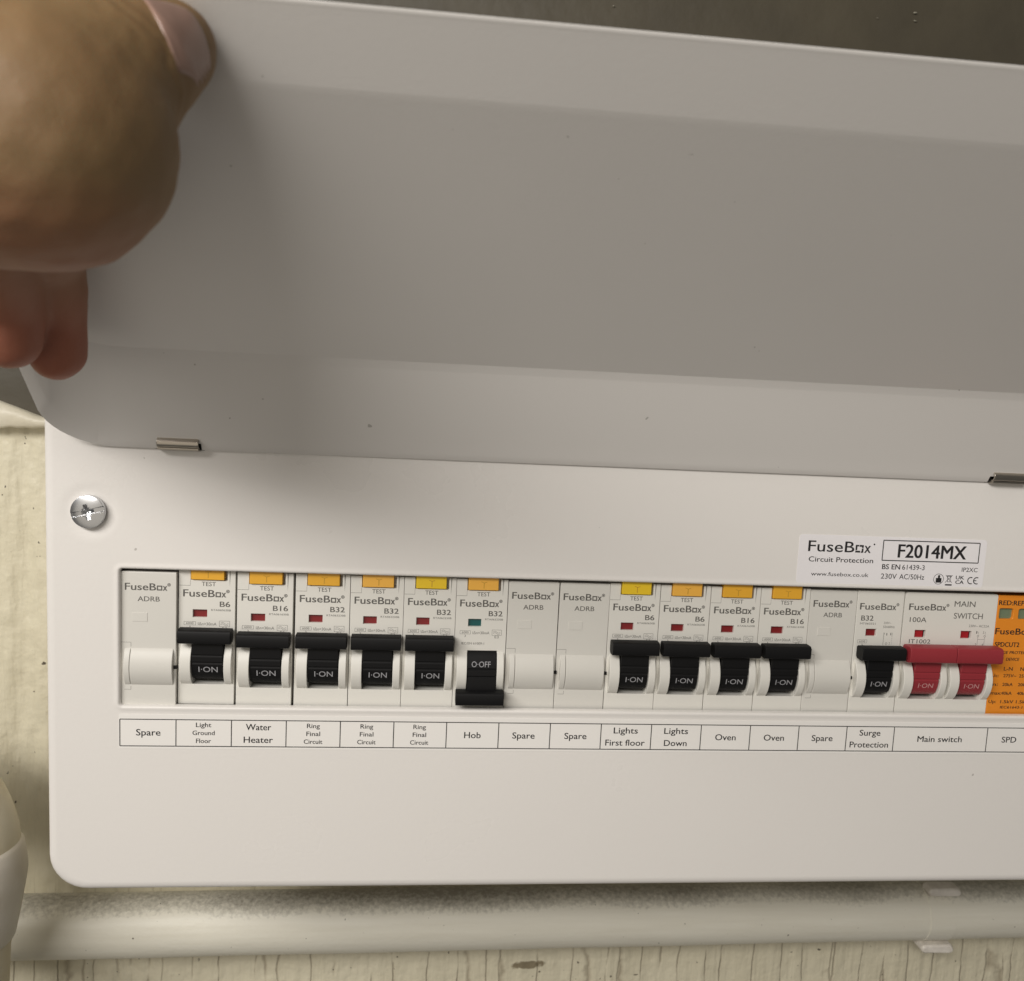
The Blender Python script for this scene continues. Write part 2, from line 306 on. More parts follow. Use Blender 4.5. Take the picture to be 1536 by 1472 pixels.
CLIP = mat('clip_white_paint', (.76, .72, .66), .4, bump=(500, .5, .3, 4), var=(260, (.62, .58, .52)))
clip = tag(empty('pipe_clip', (347, 91, -141.6)), 'white painted saddle clip with two lugs round the horizontal pipe', 'pipe clip')
mb = MB(); prof = []
for i in range(25):
    a = math.radians(-105 + 210*i/24); prof.append((91 - 13.6*math.cos(a), -141.6 + 13.6*math.sin(a)))
for i in range(24, -1, -1):
    a = math.radians(-105 + 210*i/24); prof.append((91 - 12.6*math.cos(a), -141.6 + 12.6*math.sin(a)))
mb.prism_x(prof, 341, 353.5); mb.build('strap', PIPE, clip, bevel=.12, base=None).location = -clip.location
for zc, hh, ya, yb in ((-126.6, 2.0, 79.5, 86.5), (-155.8, 2.1, 80.5, 90)):
    mb = MB(); lug = rrect(339.9, 355.6, zc-hh, zc+hh, 1.9, 4)
    mb.loft([[(347.7+(x-347.7)*.93, ya - .35*math.sin(x*1.1), zc+(z-zc)*.72) for x, z in lug], [(x, ya+.9, z) for x, z in lug], [(x, yb, z) for x, z in lug]], True, True)
    o = mb.build('lug', CLIP, clip, smooth=False, bevel=.4); o.location = -clip.location
vp = tag(empty('soil_pipe', (-68, 45, -140)), 'cream painted pipe bend with a pale sleeve at the left edge', 'pipe')
CREAM = mat('cream_pipe_paint', (.64, .59, .46), .42, bump=(160, .4, .6, 4), var=(50, (.55, .47, .30)))
PALE = mat('pale_sleeve_paint', (.66, .62, .55), .42, bump=(200, .3, .4, 4), var=(60, (.60, .55, .46)))
mb = MB(); pts = []
for i in range(15):
    a = math.radians(90*i/14); pts.append((-99 + 31*math.sin(a), 45, -88 + 38*math.cos(a), 16.6))
pts = [(-330, 45, -49, 16.6), (-160, 45, -50, 16.6)] + pts + [(-68, 45, -96, 16.4)]
mb2 = mb; tube(mb, [(p[0], p[1], p[2], p[3]) for p in pts], wob=.5)
mb.build('elbow', CREAM, vp, smooth=True).location = -vp.location
mb = MB(); tube(mb, [(-67.6,45,-82,15.5),(-67.5,45,-83,16.9),(-67.6,45,-87,17.8),(-68,45,-92,18.6),(-68.4,45,-96,18.5),(-69.6,45,-109,17.3),(-70.6,45,-118,16.6),(-70.7,45,-119.5,16.0),(-70.7,45,-119.6,15)], wob=.3)
mb.build('sleeve', PALE, vp, smooth=True).location = -vp.location
mb = MB(); tube(mb, [(-70.2,45,-112,15.2),(-71,45,-120,15.6),(-71.4,45,-124,15.4),(-72.3,45,-140,15.6),(-76,45,-200,15.6),(-80,45,-320,15.6)], wob=.3)
mb.build('lower_pipe', CREAM, vp, smooth=True).location = -vp.location

# ------------------------------------------------------------------ the fuse box: case, cover, label strip, sticker, lid
BOX = tag(empty('fuse_box', (169, 105, -75)), 'white metal consumer unit with its lid held open', 'fuse box')
def part(mb, name, mats, parent=None, **k):
    o = mb.build(name, mats, parent or BOX, **k)
    o.location = o.location - (BOX.location if parent is None else Vector((0,0,0))); return o
X0, X1, Z0, Z1 = -23.5, 362.0, -74.5, 97.0
mb = MB(); c = rrect(X0+1.5, X1-1.5, Z0+1.5, Z1-1.5, 10.5)
mb.loft([[(x, 9, z) for x, z in c], [(x, 104, z) for x, z in c]])
c2 = rrect(X0+3, X1-3, Z0+3, Z1-3, 9); mb.loft([[(x, 103, z) for x, z in c2], [(x, 9, z) for x, z in c2]]); mb.loft([[(x, 103, z) for x, z in c2]], True)
mb.build('case', STEEL, BOX, smooth=False).location = -BOX.location
mb = MB()
ap = rrect(.0, 339.2, -9.75, 35.76, .9, 4)
SCX, SCZ = -9.2, 54.1
def circ(r, n=40): return [(SCX + r*math.cos(2*PI*i/n), SCZ + r*math.sin(2*PI*i/n)) for i in range(n)]
def outline(off, r0=12.5): return rrect(X0+off, X1-off, Z0+off, Z1-off, max(r0-off*.6, 1))
def apo(o): return rrect(0-o, 339.2+o, -9.75-o, 35.76+o, .9+o, 6)
# the flat front between the rolled outer edge, the aperture bead and the screw dimple
mb.plate(outline(3.6), [(apo(2.6), 0), (circ(10.4), 0)], 0, 0)
# rolled outer edge and return
mb.loft([[(x, y, z) for x, z in outline(o)] for o, y in ((3.6,0),(3.0,.03),(2.3,.16),(1.6,.42),(1.0,.85),(.5,1.5),(.15,2.4),(0,3.4),(0,14))])
# raised bead round the aperture, then the edge folded in
mb.loft([[(x, y, z) for x, z in apo(o)] for o, y in ((2.6,0),(2.1,-.01),(1.7,-.06),(1.3,-.14),(1.0,-.19),(.75,-.19),(.5,-.12),(.28,.04),(.1,.3),(.0,.75),(0,2.0))])
mb.loft([[(x, y, z) for x, z in circ(r)] for r, y in ((10.4,0),(10.0,.005),(9.5,.02),(9.0,.05),(8.4,.11),(7.8,.19),(7.2,.27),(6.7,.34),(6.2,.38),(5.7,.40),(2.4,.40),(2.3,1.6))])
cover = mb.build('cover', POWDER, BOX, smooth=True); cover.location = -BOX.location
wn = cover.modifiers.new('normals', 'WEIGHTED_NORMAL'); wn.mode = 'FACE_AREA'; wn.weight = 90; wn.keep_sharp = False
# near-black sheet painting the unlit void behind the breakers
mb = MB(); mb.box((-2, 60, -30), (342, 62, 60)); mb.box((1, 4.6, 35.3), (338.5, 6.2, 36.6), 1)
mb.build('dark_void_sheet', [DARK, STEEL], BOX).location = -BOX.location
# screw
def at_screw(): return (SCX, 1.1, SCZ)
mb = MB(); nseg = 48
def cs(r, y): return [(SCX + r*math.cos(2*PI*i/nseg), y, SCZ + r*math.sin(2*PI*i/nseg)) for i in range(nseg)]
slot_a = math.radians(14); sw, ph = .75, 2.5
def in_cut(x, z, y):
    u = x*math.cos(slot_a) + z*math.sin(slot_a); v = -x*math.sin(slot_a) + z*math.cos(slot_a); r = math.hypot(u, v)
    dpt = 0
    if abs(v) < sw: dpt = max(dpt, .7)
    for w_, (a_, b_) in ((.62, (u, v)), (.62, (v, u))):
        if abs(a_) < w_ and abs(b_) < ph: dpt = max(dpt, 1.7*(1-abs(b_)/ph*.72))
    e = abs((u+v)/1.414), abs((u-v)/1.414)
    if min(e) < .28 and r < 1.7: dpt = max(dpt, .6)
    return dpt
rr = [0.0001 + 5.2*i/100 for i in range(101)]; rings = []
for r in rr:
    ringp = []
    for i in range(216):
        a = 2*PI*i/216; x, z = r*math.cos(a), r*math.sin(a); y = -1.75 - .75*(1-(r/5.2)**2) + in_cut(x, z, 0)
        ringp.append((SCX+x, y, SCZ+z))
    rings.append(ringp)
for r, y in ((5.25,-1.55),(5.32,-1.2),(5.25,.2),(5.0,.65)): rings.append([(SCX+r*math.cos(2*PI*i/216), y, SCZ+r*math.sin(2*PI*i/216)) for i in range(216)])
mb.loft(rings, True, False); o = mb.build('screw', CHROME, BOX, smooth=True); o.location = -BOX.location
# lid: a pressed tray opened up and forward; (x, v along the lid from the hinge, h depth away from the viewer)
T = math.radians(52); U = Vector((0, -math.sin(T), math.cos(T))); NB = Vector((0, math.cos(T), math.sin(T))); HO = Vector((0, -.5, 75.3))
LX0, LX1, LL = -18.6, 357.1, 142.4
def lidp(x, v, h): p = HO + U*v + NB*h + Vector((x,0,0)); return tuple(p)
# key rings: side inset, hinge inset, top inset, depth, depth at the free edge (its grip lip bends back), corner radius
K = [(0, 0, 0, 0, 13.6, 18), (3.0, 6.2, 1.2, 2.3, 13.6, 16), (8.5, 31.5, 17.6, 11.2, 12.06, 12), (12.5, 34.5, 19.0, 12.0, 12.0, 11)]
KK = []
for i, k in enumerate(K):                      # soften every crease by a close pair of rings
    if 0 < i < len(K)-1:
        for f, o_ in ((.10, K[i-1]), (0, K[i]), (.12, K[i+1])): KK.append(tuple(a*(1-f)+b*f for a, b in zip(k, o_)))
    else: KK.append(k)
KK.append((13.0, 35.1, 19.6, 12.03, 12.03, 10.8))
mb = MB(); rings = []
for si, bi, ti, h, ht, r in KK:
    rg = []
    for x, v in rrect(LX0+si, LX1-si, bi, LL-ti, r, 10):
        t = max(0, min(1, (v - (LL-32))/10)); rg.append(lidp(x, v, h*(1-t) + ht*t))
    rings.append(rg)
mb.loft(rings, False, True)
lid = mb.build('lid', LIDPAINT, None, smooth=True)
bm = bmesh.new(); bm.from_mesh(lid.data)         # a notch for each hinge leaf is cut out of the hinge edge
for a, b in ((11.7, 25.5), (291.2, 304.8)):
    for co, no in ((Vector(lidp(a,0,0)), Vector((1,0,0))), (Vector(lidp(b,0,0)), Vector((1,0,0))), (Vector(lidp(0,2.3,0)), U)):
        fs = [f for f in bm.faces if max((v.co/MM - HO).dot(U) for v in f.verts) < 7 and f.calc_area() > 0]
        es = {e for f in fs for e in f.edges}; vs = {v for f in fs for v in f.verts}
        bmesh.ops.bisect_plane(bm, geom=list(vs)+list(es)+fs, plane_co=co*MM, plane_no=no, dist=1e-7)
    kill = [f for f in bm.faces if a < f.calc_center_median().x/MM < b and max((v.co/MM - HO).dot(U) for v in f.verts) < 2.5]
    bmesh.ops.delete(bm, geom=kill, context='FACES')
bm.to_mesh(lid.data); bm.free()
lid.parent = BOX; lid.location = -BOX.location
so = lid.modifiers.new('thickness', 'SOLIDIFY'); so.thickness = .45*MM
w2 = lid.modifiers.new('normals', 'WEIGHTED_NORMAL'); w2.mode = 'FACE_AREA'; w2.weight = 60; w2.keep_sharp = True
lid.data.set_sharp_from_angle(angle=math.radians(50))
# hinge tabs: curled steel leaf through each notch
for a, b in ((12.3, 25.0), (291.8, 304.2)):
    mb = MB(); pr = []
    for i in range(13):
        an = math.radians(-100 + 260*i/12); pr.append((-2.2 - 1.7*math.cos(an), 77.2 + 1.75*math.sin(an)))
    for i in range(12, -1, -1):
        an = math.radians(-100 + 260*i/12); pr.append((-2.2 - 1.1*math.cos(an), 77.2 + 1.15*math.sin(an)))
    mb.prism_x(pr, a, b); mb.prism_x([(-3.2, 75.6), (-3.0, 74.9), (-.4, 74.5), (-.4, 75.4)], a, b)
    mb.build('hinge_tab', HINGE, BOX, bevel=.15).location = -BOX.location
    mb = MB(); mb.box((a-1.2, -.35, 74.9), (b+1.2, -.15, 80.5)); mb.build('hinge_notch_shade', DARK, BOX).location = -BOX.location  # near-black plate paints the shade inside the hinge notch

# label strip with one cell per way
CW, ZT, ZB = 17.8, -14.3, -23.41
strip = empty('label_strip'); strip.parent = BOX; strip.location = -BOX.location
mb = MB(); mb.box((-.3, -.10, -24.3), (20*CW-18, .05, -12.6))
for x in range(1): pass
mb.build('strip_backing', PAPER, strip)
names = [['Spare'], ['Light','Ground','Floor'], ['Water','Heater'], ['Ring','Final','Circuit'], ['Ring','Final','Circuit'], ['Ring','Final','Circuit'], ['Hob'], ['Spare'], ['Spare'], ['Lights','First floor'], ['Lights','Down'], ['Oven'], ['Oven'], ['Spare'], ['Surge','Protection'], ['Main switch'], ['SPD']]
wid = {'Spare':7.7,'Light':4.9,'Ground':7.1,'Floor':4.8,'Water':8.2,'Heater':9.5,'Ring':4.2,'Final':4.5,'Circuit':6.1,'Hob':5.6,'Lights':8.5,'First floor':13.9,'Down':8.1,'Oven':7.4,'Surge':7.8,'Protection':14.4,'Main switch':16.9,'SPD':5.6}
x = 0.0
for ws in names:
    w = CW*2 if ws[0] == 'Main switch' else CW
    mb = MB(); mb.rect(x, ZB, x+w, ZT, -.13, 0)
    mb.line((x, ZT), (x+w, ZT), .30, -.16, 1); mb.line((x, ZB), (x+w, ZB), .30, -.16, 1); mb.line((x, ZB), (x, ZT), .30, -.165, 1); mb.line((x+w, ZB), (x+w, ZT), .30, -.17, 1)
    bl = {1:[-19.8], 2:[-17.65,-22.05], 3:[-16.75,-19.5,-22.25]}[len(ws)]; cp = {1:2.15, 2:2.12, 3:1.5}[len(ws)]
    xo = random.uniform(-.25, .1)
    for t, z in zip(ws, bl): ctext(mb, t, x+w/2+xo, z, wid[t], cp, -.18, 1, .012)
    mb.build('label_cell', [PAPER, INKB], strip, fix=False); x += w
# product sticker
mb = MB(); st = rrect(225.5, 294.3, 37.2, 54.4, 1.2, 4)
mb.plate(st, [], -.08, .08); sk = mb.build('product_sticker', STICKER, BOX); sk.location = -BOX.location
mb = MB(); y = -.11
logo(mb, 228.9, 48.55, 22.6, 3.75, y, 0, .012, mark=False, hooks=True); ring(mb, 252.7, 51.6, .0, .32, y, 0, 8)
text(mb, 'Circuit Protection', 229.4, 44.95, 252.8, 1.75, y, 0, .014)
text(mb, 'www.fusebox.co.uk', 230.7, 40.0, 251.6, 1.35, y, 0, .004)
mb.frame(256, 46.1, 291.7, 53.2, .34, y, 0)
text(mb, 'F2014MX', 261.7, 47.3, 286.8, 4.6, y, 0, .03)
text(mb, 'BS EN', 256.3, 43.0, 262.9, 1.75, y, 0, .022); text(mb, '61439-3', 263.7, 43.0, 272.0, 1.75, y, 0, .004)
text(mb, '230V', 256.2, 39.6, 262.0, 1.8, y, 0, .004); text(mb, 'AC/50Hz', 263.0, 39.6, 272.2, 1.8, y, 0, .004)
text(mb, 'IP2XC', 285.9, 42.85, 291.8, 1.5, y, 0, .004)
ring(mb, 277.6, 40.0, 1.75, 1.92, y, 0, 24); ring(mb, 277.7, 41.0, 0, .45, y, 0, 10); mb.rect(276.6, 38.7, 278.7, 40.4, y-.002, 0); mb.rect(277.35, 40.3, 278.05, 40.8, y-.004, 0)
mb.line((280.2, 41.5), (282.6, 38.8), .17, y, 0); mb.line((282.7, 41.5), (280.1, 38.8), .17, y-.004, 0); mb.rect(280.7, 41.0, 282.3, 41.4, y-.006, 0)
mb.line((280.8, 41.0), (281.0, 39.0), .16, y-.008, 0); mb.line((282.2, 41.0), (281.9, 39.0), .16, y-.008, 0); mb.line((281, 39.1), (281.9, 39.1), .16, y-.01, 0); mb.rect(280.2, 37.75, 282.7, 38.25, y, 0)
text(mb, 'UK', 284.0, 40.1, 287.1, 1.25, y, 0, .03); text(mb, 'CA', 284.0, 38.45, 287.1, 1.25, y, 0, .03)
def arc(cx, cz, r, w, a0, a1, y):
    n = 14; A = [math.radians(a0 + (a1-a0)*i/n) for i in range(n+1)]
    mb.loft([[(cx+(r+w/2)*math.cos(a), y, cz+(r+w/2)*math.sin(a)) for a in A], [(cx+(r-w/2)*math.cos(a), y, cz+(r-w/2)*math.sin(a)) for a in A]], closed=False)
arc(289.7, 39.75, 1.15, .34, 65, 295, y); arc(291.9, 39.75, 1.15, .34, 65, 295, y); mb.rect(290.9, 39.6, 291.8, 39.9, y-.003, 0)
mb.build('sticker_lettering', INKB, sk, fix=False)

# ------------------------------------------------------------------ breakers (local: x from left edge, y from the face, z of the scene)
FW = 17.75; FACE = 3.0
SLOT = (4.55, -4.15, 14.75, 10.2)
def toggle_mesh(off=False, dz=0):
    body = [(2.6,-3.2), (-.2,-2.0), (-.9,-1.25), (-1.7,.5), (-2.15,2.5), (-2.35,3.4), (-2.1,3.6), (-2.1,4.1), (-2.45,4.2), (-2.55,6.0), (-2.3,6.2), (-2.3,6.6), (-2.65,6.7), (-2.8,8.6), (-2.9,10.6), (-2.6,12.5), (0,11.8), (4,10.4), (8,4)]
    bar = [(-5.4,11.3), (-5.6,11.8), (-5.6,14.7), (-5.3,15.3), (-4.6,15.6), (-1.4,15.6), (-.7,15.0), (-.7,11.6), (-1.4,10.9), (-4.6,10.9)]
    if off: f = lambda q: [(y_, 8.0 - z_) for y_, z_ in q][::-1]; body, bar = f(body), f(bar)
    return body, bar
def face_details(mb, hole_test):
    pass
def breaker(xc, width, label, kind, rating=None, code=None, btn=None, flag=FLAG, off=False, dz=0.0, group=None):
    r = empty('circuit_breaker' if kind != 'blank' else 'blank_module', (xc-width/2, FACE if xc > 10 else 1.4, 0 + dz)); r.scale.x = width/FW; r.rotation_euler = (random.uniform(-.004, .004), random.uniform(-.0035, .0035), random.uniform(-.006, .006))
    tag(r, label, 'circuit breaker' if kind != 'blank' else 'blank module', group)
    if kind == 'blank':
        mb = MB(); mb.plate([(.05,-11.2),(FW-.05,-11.2),(FW-.05,34.7),(.05,34.7)], [], 0, 40); mb.build('body', BLANKP, r, bevel=.35)
        pr = [(.3, -3.4)] + [(.2 - 2.3*math.sin(PI*i/16)**.8, -3.4 + 13.0*i/16) for i in range(1, 16)] + [(.3, 9.6)]
        mb = MB(); mb.prism_x(pr, 3.35, 16.9); mb.build('bulge', BLANKP, r, bevel=.2)
        pr2 = [(.3, -3.4)] + [(.2 - 2.25*math.sin(PI*i/16)**.8, -3.4 + 13.0*i/16) for i in range(1, 16)] + [(.3, 9.6)]
        mb = MB(); mb.prism_x(pr2, 1.35, 3.22); mb.build('end_cap', BLANKP, r, bevel=.2)
        mb = MB(); mb.line((.1, 11.2), (3.3, 11.2), .14, -.02); mb.line((3.28, 9.7), (3.28, 11.2), .14, -.02); mb.line((3.28, -4.7), (3.28, -3.5), .14, -.02); mb.line((1.2, -4.7), (3.3, -4.7), .14, -.025)
        mb.build('joint_line', JOINT, r)
        mb = MB(); mb.box((3.7, -.14, 18.2), (8.5, .2, 21.1)); mb.build('window_blank', BLANKP, r, bevel=.06)
        mb = MB(); mb.box((17.1, -.6, 2.6), (18.2, .3, 3.6)); mb.build('link_hole_shade', BLACK, r)  # black block painted as the dark inside the linkage hole
        mb = MB(); logo(mb, 1.35, 28.6, 13.4, 2.3, -.03); ctext(mb, 'ADRB', 8.9, 24.95, 7.0, 1.6, -.03, 0, .008); mb.build('printed_lettering', INK, r, fix=False)
        return r
    win = (4.45, 18.55, 8.95, 21.2)
    holes = [([(SLOT[0],SLOT[1]),(SLOT[2],SLOT[1]),(SLOT[2],SLOT[3]),(SLOT[0],SLOT[3])], 9)]
    if kind == 'mcb': win = (4.2, 18.5, 8.2, 21.1)
    holes.append(([(win[0],win[1]),(win[2],win[1]),(win[2],win[3]),(win[0],win[3])], 1.3))
    outer = [(.05,-11.0),(FW-.05,-11.0),(FW-.05,35.0),(.05,35.0)]
    if kind == 'rcbo': outer = [(.05,-11.0),(FW-.05,-11.0),(FW-.05,35.0),(15.2,35.0),(15.2,31.05),(3.7,31.05),(3.7,35.0),(.05,35.0)]
    mb = MB(); mb.plate(outer, holes, 0, 40)
    if kind == 'rcbo': mb.box((3.6, 3.2, 30.9), (15.3, 3.4, 35.0))
    mb.build('body', PLASTIC, r, bevel=.22)
    mb = MB(); mb.rect(win[0]-.2, win[1]-.2, win[2]+.2, win[3]+.2, 1.1); mb.build('indicator_window', flag, r)
    # raised cheeks either side of the slot
    for a, b in ((.95, 4.5), (14.8, 17.2)):
        pr = [(.3, -4.3)] + [(.1 - 3.1*math.sin(PI*(i/14))**.75, -4.25 + 14.3*i/14) for i in range(1, 14)] + [(.3, 10.15)]
        mb = MB(); mb.prism_x(pr, a, b); mb.build('cheek', PLASTIC, r, bevel=.22)
    body, bar = toggle_mesh(off)
    red = kind == 'main'
    mb = MB(); mb.prism_x(body, 4.75, 14.5)
    if red: bar = [(y_*1.12, z_ if z_ < 13 else 13+(z_-13)*1.35) for y_, z_ in bar]
    mb.prism_x(bar, .9 if not red else .25, 17.35 if not red else 17.6)
    tg = mb.build('toggle', REDP if red else BLACK, r, bevel=.2)
    mb = MB()
    if off: text(mb, 'O\u00b7OFF', 6.1, 5.1, 12.6, 1.85, -2.05, 0, .0)
    else: text(mb, 'I\u00b7ON', 6.9, .65, 12.9, 1.9, -2.02, 0, 0)
    # lay the letters on the sloping face of the toggle
    if off: mb.v = [(x_, -.95 - (8.0-z_ - -1.25)*.35 - .05 if z_ > 5.5 else -2.3, z_) for x_, y_, z_ in mb.v]; mb.v = [(x_, min(y_, -.9 - .055 - .46*min(max(8-z_+1.25, 0), 1.75) - .225*max(8-z_-.5, 0)), z_) for x_, y_, z_ in mb.v]
    else: mb.v = [(x_, -.9 - .07 - .457*min(max(z_+1.25, 0), 1.75) - .225*max(z_-.5, 0), z_) for x_, y_, z_ in mb.v]
    mb.build('toggle_lettering', INKP if red else INKW, tg, fix=False)
    y = -.03; mb = MB()
    if kind == 'rcbo':
        tb = MB(); tb.box((3.95, -.75, 31.35), (14.3, 2.5, 36.2)); tb.line((9.3, 33.9), (9.3, 32.0), .26, -.77, 1); tb.line((8.3, 34.3), (9.3, 33.9), .2, -.775, 1); tb.line((9.3, 33.9), (10.3, 34.2), .2, -.78, 1)
        tb.build('test_button', [btn, BTNLINE], r, bevel=.2)
        jl = MB(); jl.line((.1, 29.2), (3.6, 29.2), .14, -.02); jl.line((3.62, 29.2), (3.62, 31), .10, -.02); jl.add([(15.75,-.02,35),(16.25,-.02,35),(15.9,-.02,29.2)], [(0,2,1)]); jl.build('joint_line', JOINT, r)
        text(mb, 'TEST', 7.15, 29.15, 11.55, 1.4, y, 0, .004); logo(mb, 1.45, 25.5, 13.3, 2.35, y)
        w = 3.2 if len(rating) == 2 else 4.7
        text(mb, rating, 16.1-w, 22.3, 16.1, 1.75, y, 0, .02); text(mb, code, 10.2, 20.85, 16.4, .62, y, 1, .004)
        mb.frame(1.75, 15.95, 5.35, 17.1, .09, y, 1); text(mb, '6000', 2.4, 16.2, 4.7, .68, y, 1); text(mb, '3', 3.3, 14.95, 3.8, .68, y, 1)
        text(mb, 'I\u2206n=30mA', 6.1, 15.95, 11.9, .95, y, 1, .002)
        mb.frame(12.8, 15.6, 16.05, 17.5, .09, y, 1)
        for k in (0, 1):
            pts = [(13.2 + 2.4*i/10, 16.75 - k*.5 + .33*math.sin(2*PI*i/10*(1 if not k else 1))) for i in range(11)]
            for p, q in zip(pts, pts[1:]): mb.line(p, q, .10, y - .002*k, 1)
        text(mb, 'E3', 13.75, 14.6, 15.15, .85, y, 1)
        if off: text(mb, 'IEC/EN 61009-1', 2.4, 12.3, 10.2, .8, y, 1, .004)
    elif kind == 'mcb':
        logo(mb, 1.2, 28.2, 13.6, 2.3, y); text(mb, 'B32', 2.0, 24.2, 6.6, 1.8, y, 0, .02); text(mb, 'MT060321', 1.7, 22.75, 7.6, .7, y, 1)
        text(mb, '230V~', 10.7, 23.1, 13.5, .75, y, 1); text(mb, '50/60Hz', 10.6, 21.6, 15.0, .85, y, 1)
        mb.frame(1.4, 16.0, 4.9, 17.2, .09, y, 1); text(mb, '6000', 2.0, 16.25, 4.3, .68, y, 1); text(mb, '3', 2.9, 15.0, 3.4, .68, y, 1)
        mb.line((11.1, 15.4), (11.1, 20), .12, y, 1); mb.line((11.1, 20), (11.4, 19.3), .12, y-.002, 1); text(mb, '1', 12.1, 18.9, 12.4, .9, y, 1); text(mb, '1', 13.6, 19, 13.9, .9, y, 1); text(mb, '2', 14.1, 19, 14.5, .9, y, 1)
        for i in range(5): mb.line((14.2, 15.6+i*.7), (14.35, 15.95+i*.7), .1, y, 1)
        ring(mb, 12.3, 15.9, .3, .42, y, 1, 12); text(mb, '2', 13.3, 15.5, 13.7, .9, y, 1)
    mb.build('printed_lettering', [INK, INKF], r, fix=False)
    return r
# from left to right
breaker(8.55, 17.5, 'blank filler module at the left end of the row, beside the Light Ground Floor breaker', 'blank', group='blank modules in the row')
G = 'circuit breakers in the row'
B = [(26.6, 18.15, 'breaker marked B6 with black toggle up, above the Light Ground Floor label', 'B6', 'RTA060630B', AMBER, 1.0),
     (45.3, 18.2, 'breaker marked B16 with black toggle up, above the Water Heater label', 'B16', 'RTA061630B', AMBER, 0),
     (64.07, 17.9, 'breaker marked B32 with black toggle up, next to the Water Heater breaker', 'B32', 'RTA063230B', AMBER, 0),
     (82.0, 17.75, 'breaker marked B32 with amber test button, middle one of the three Ring Final Circuit breakers', 'B32', 'RTA063230B', PEACH, -.1),
     (99.65, 17.5, 'breaker marked B32 with bright yellow test button, left of the switched off Hob breaker', 'B32', 'RTA063230B', YELLOW, -.1),
     (117.2, 17.55, 'breaker with its toggle down at O-OFF and a green indicator, above the Hob label', 'B32', 'RTA063230B', PEACH, -.2)]
for x, w, lb, rt, cd_, bt, dz in B:
    o = 'OFF' in lb; breaker(x, w, lb, 'rcbo', rt, cd_, bt, GREEN if o else FLAG, o, dz, G)
breaker(134.8, 17.45, 'blank filler module right beside the switched off Hob breaker', 'blank', dz=-.2, group='blank modules in the row')
breaker(152.33, 17.45, 'blank filler module left of the Lights First floor breaker', 'blank', dz=-.2, group='blank modules in the row')
for x, w, lb, rt, cd_, bt, dz in [(169.95, 17.65, 'breaker marked B6 with yellow test button, above the Lights First floor label', 'B6', 'RTA060630B', YELLOW, -.3),
     (187.75, 17.8, 'breaker marked B6 with orange test button, above the Lights Down label', 'B6', 'RTA060630B', PEACH, -.4),
     (205.78, 17.95, 'breaker marked B16 above the first Oven label, next to the Lights Down breaker', 'B16', 'RTA061630B', AMBER, -.5),
     (223.82, 17.9, 'breaker marked B16 above the second Oven label, beside a blank module', 'B16', 'RTA061630B', AMBER, -.5)]:
    breaker(x, w, lb, 'rcbo', rt, cd_, bt, FLAG, False, dz, G)
breaker(241.5, 17.35, 'blank filler module between an Oven breaker and the Surge Protection breaker', 'blank', dz=-.4, group='blank modules in the row')
breaker(259.05, 17.5, 'breaker marked B32 without a test button, above the Surge Protection label', 'mcb', 'B32', None, None, FLAG, False, -.6, G)
# main switch
r = tag(empty('main_switch', (267.95, FACE, -.8)), 'double width main switch with two red toggles up', 'main switch'); MW = 35.1
mb = MB(); hs = []
for k in (0, 1):
    o = k*17.5
    hs.append(([(o+SLOT[0],SLOT[1]),(o+SLOT[2],SLOT[1]),(o+SLOT[2],SLOT[3]),(o+SLOT[0],SLOT[3])], 9)); hs.append(([(o+4.75,18.6),(o+8.9,18.6),(o+8.9,21.4),(o+4.75,21.4)], 1.3))
mb.plate(rrect(.05, MW, -11, 35.1, .7, 3), hs, 0, 40); mb.build('body', PLASTIC, r, bevel=.22)
for k in (0, 1):
    o = k*17.5
    mb = MB(); mb.rect(o+4.5, 18.4, o+8.3, 21.6, .9); mb.build('indicator_window', FLAGB, r)
    for a, b in ((.95, 4.5), (14.8, 17.2)):
        pr = [(.3, -4.3)] + [(.1 - 3.1*math.sin(PI*(i/14))**.75, -4.25 + 14.3*i/14) for i in range(1, 14)] + [(.3, 10.15)]
        mb = MB(); mb.prism_x(pr, o+a, o+b); mb.build('cheek', PLASTIC, r, bevel=.22)
    body, bar = toggle_mesh(); bar = [(y_*1.15, z_ if z_ < 13 else 13+(z_-13)*1.42) for y_, z_ in bar]
    mb = MB(); mb.prism_x(body, o+4.75, o+14.5); mb.prism_x(bar, o+.35, o+17.65); tg = mb.build('toggle', REDP, r, bevel=.45)
    mb = MB(); text(mb, 'I\u00b7ON', o+7.0, .65, o+12.6, 1.75, 0, 0, 0); mb.v = [(x_, -.97 - .457*min(max(z_+1.25, 0), 1.75) - .225*max(z_-.5, 0), z_) for x_, y_, z_ in mb.v]
    mb.build('toggle_lettering', INKP, tg, fix=False)
y = -.03; mb = MB()
logo(mb, 1.7, 28.7, 13.9, 2.3, y); text(mb, '100A', 2.4, 24.3, 8.7, 1.75, y, 0, .008)
text(mb, 'MAIN', 18.7, 30.3, 26.6, 2.0, y, 0, .006); text(mb, 'SWITCH', 18.9, 25.9, 29.9, 2.05, y, 0, .006)
text(mb, '230V~ AC22A', 25.0, 22.9, 32.8, .85, y, 1); text(mb, 'IT1002', 2.9, 16.5, 11.0, 1.5, y, 0, .006)
for k in (0, 1):
    o = 28.6 + k*2.6; text(mb, '13'[k], o-.5, 20.5, o-.1, 1.0, y, 1); mb.line((o+.4, 20.2), (o+.4, 21.3), .1, y, 1); ring(mb, o+.3, 19.6, .28, .40, y, 1, 12); mb.line((o+.3, 19.2), (o+.3, 16.4), .1, y, 1)
    text(mb, '24'[k], o-.5, 16.0, o, .9, y, 1)
mb.line((28.9, 18.4), (31.5, 18.4), .1, y-.002, 1); mb.build('printed_lettering', [INK, INKF], r, fix=False)
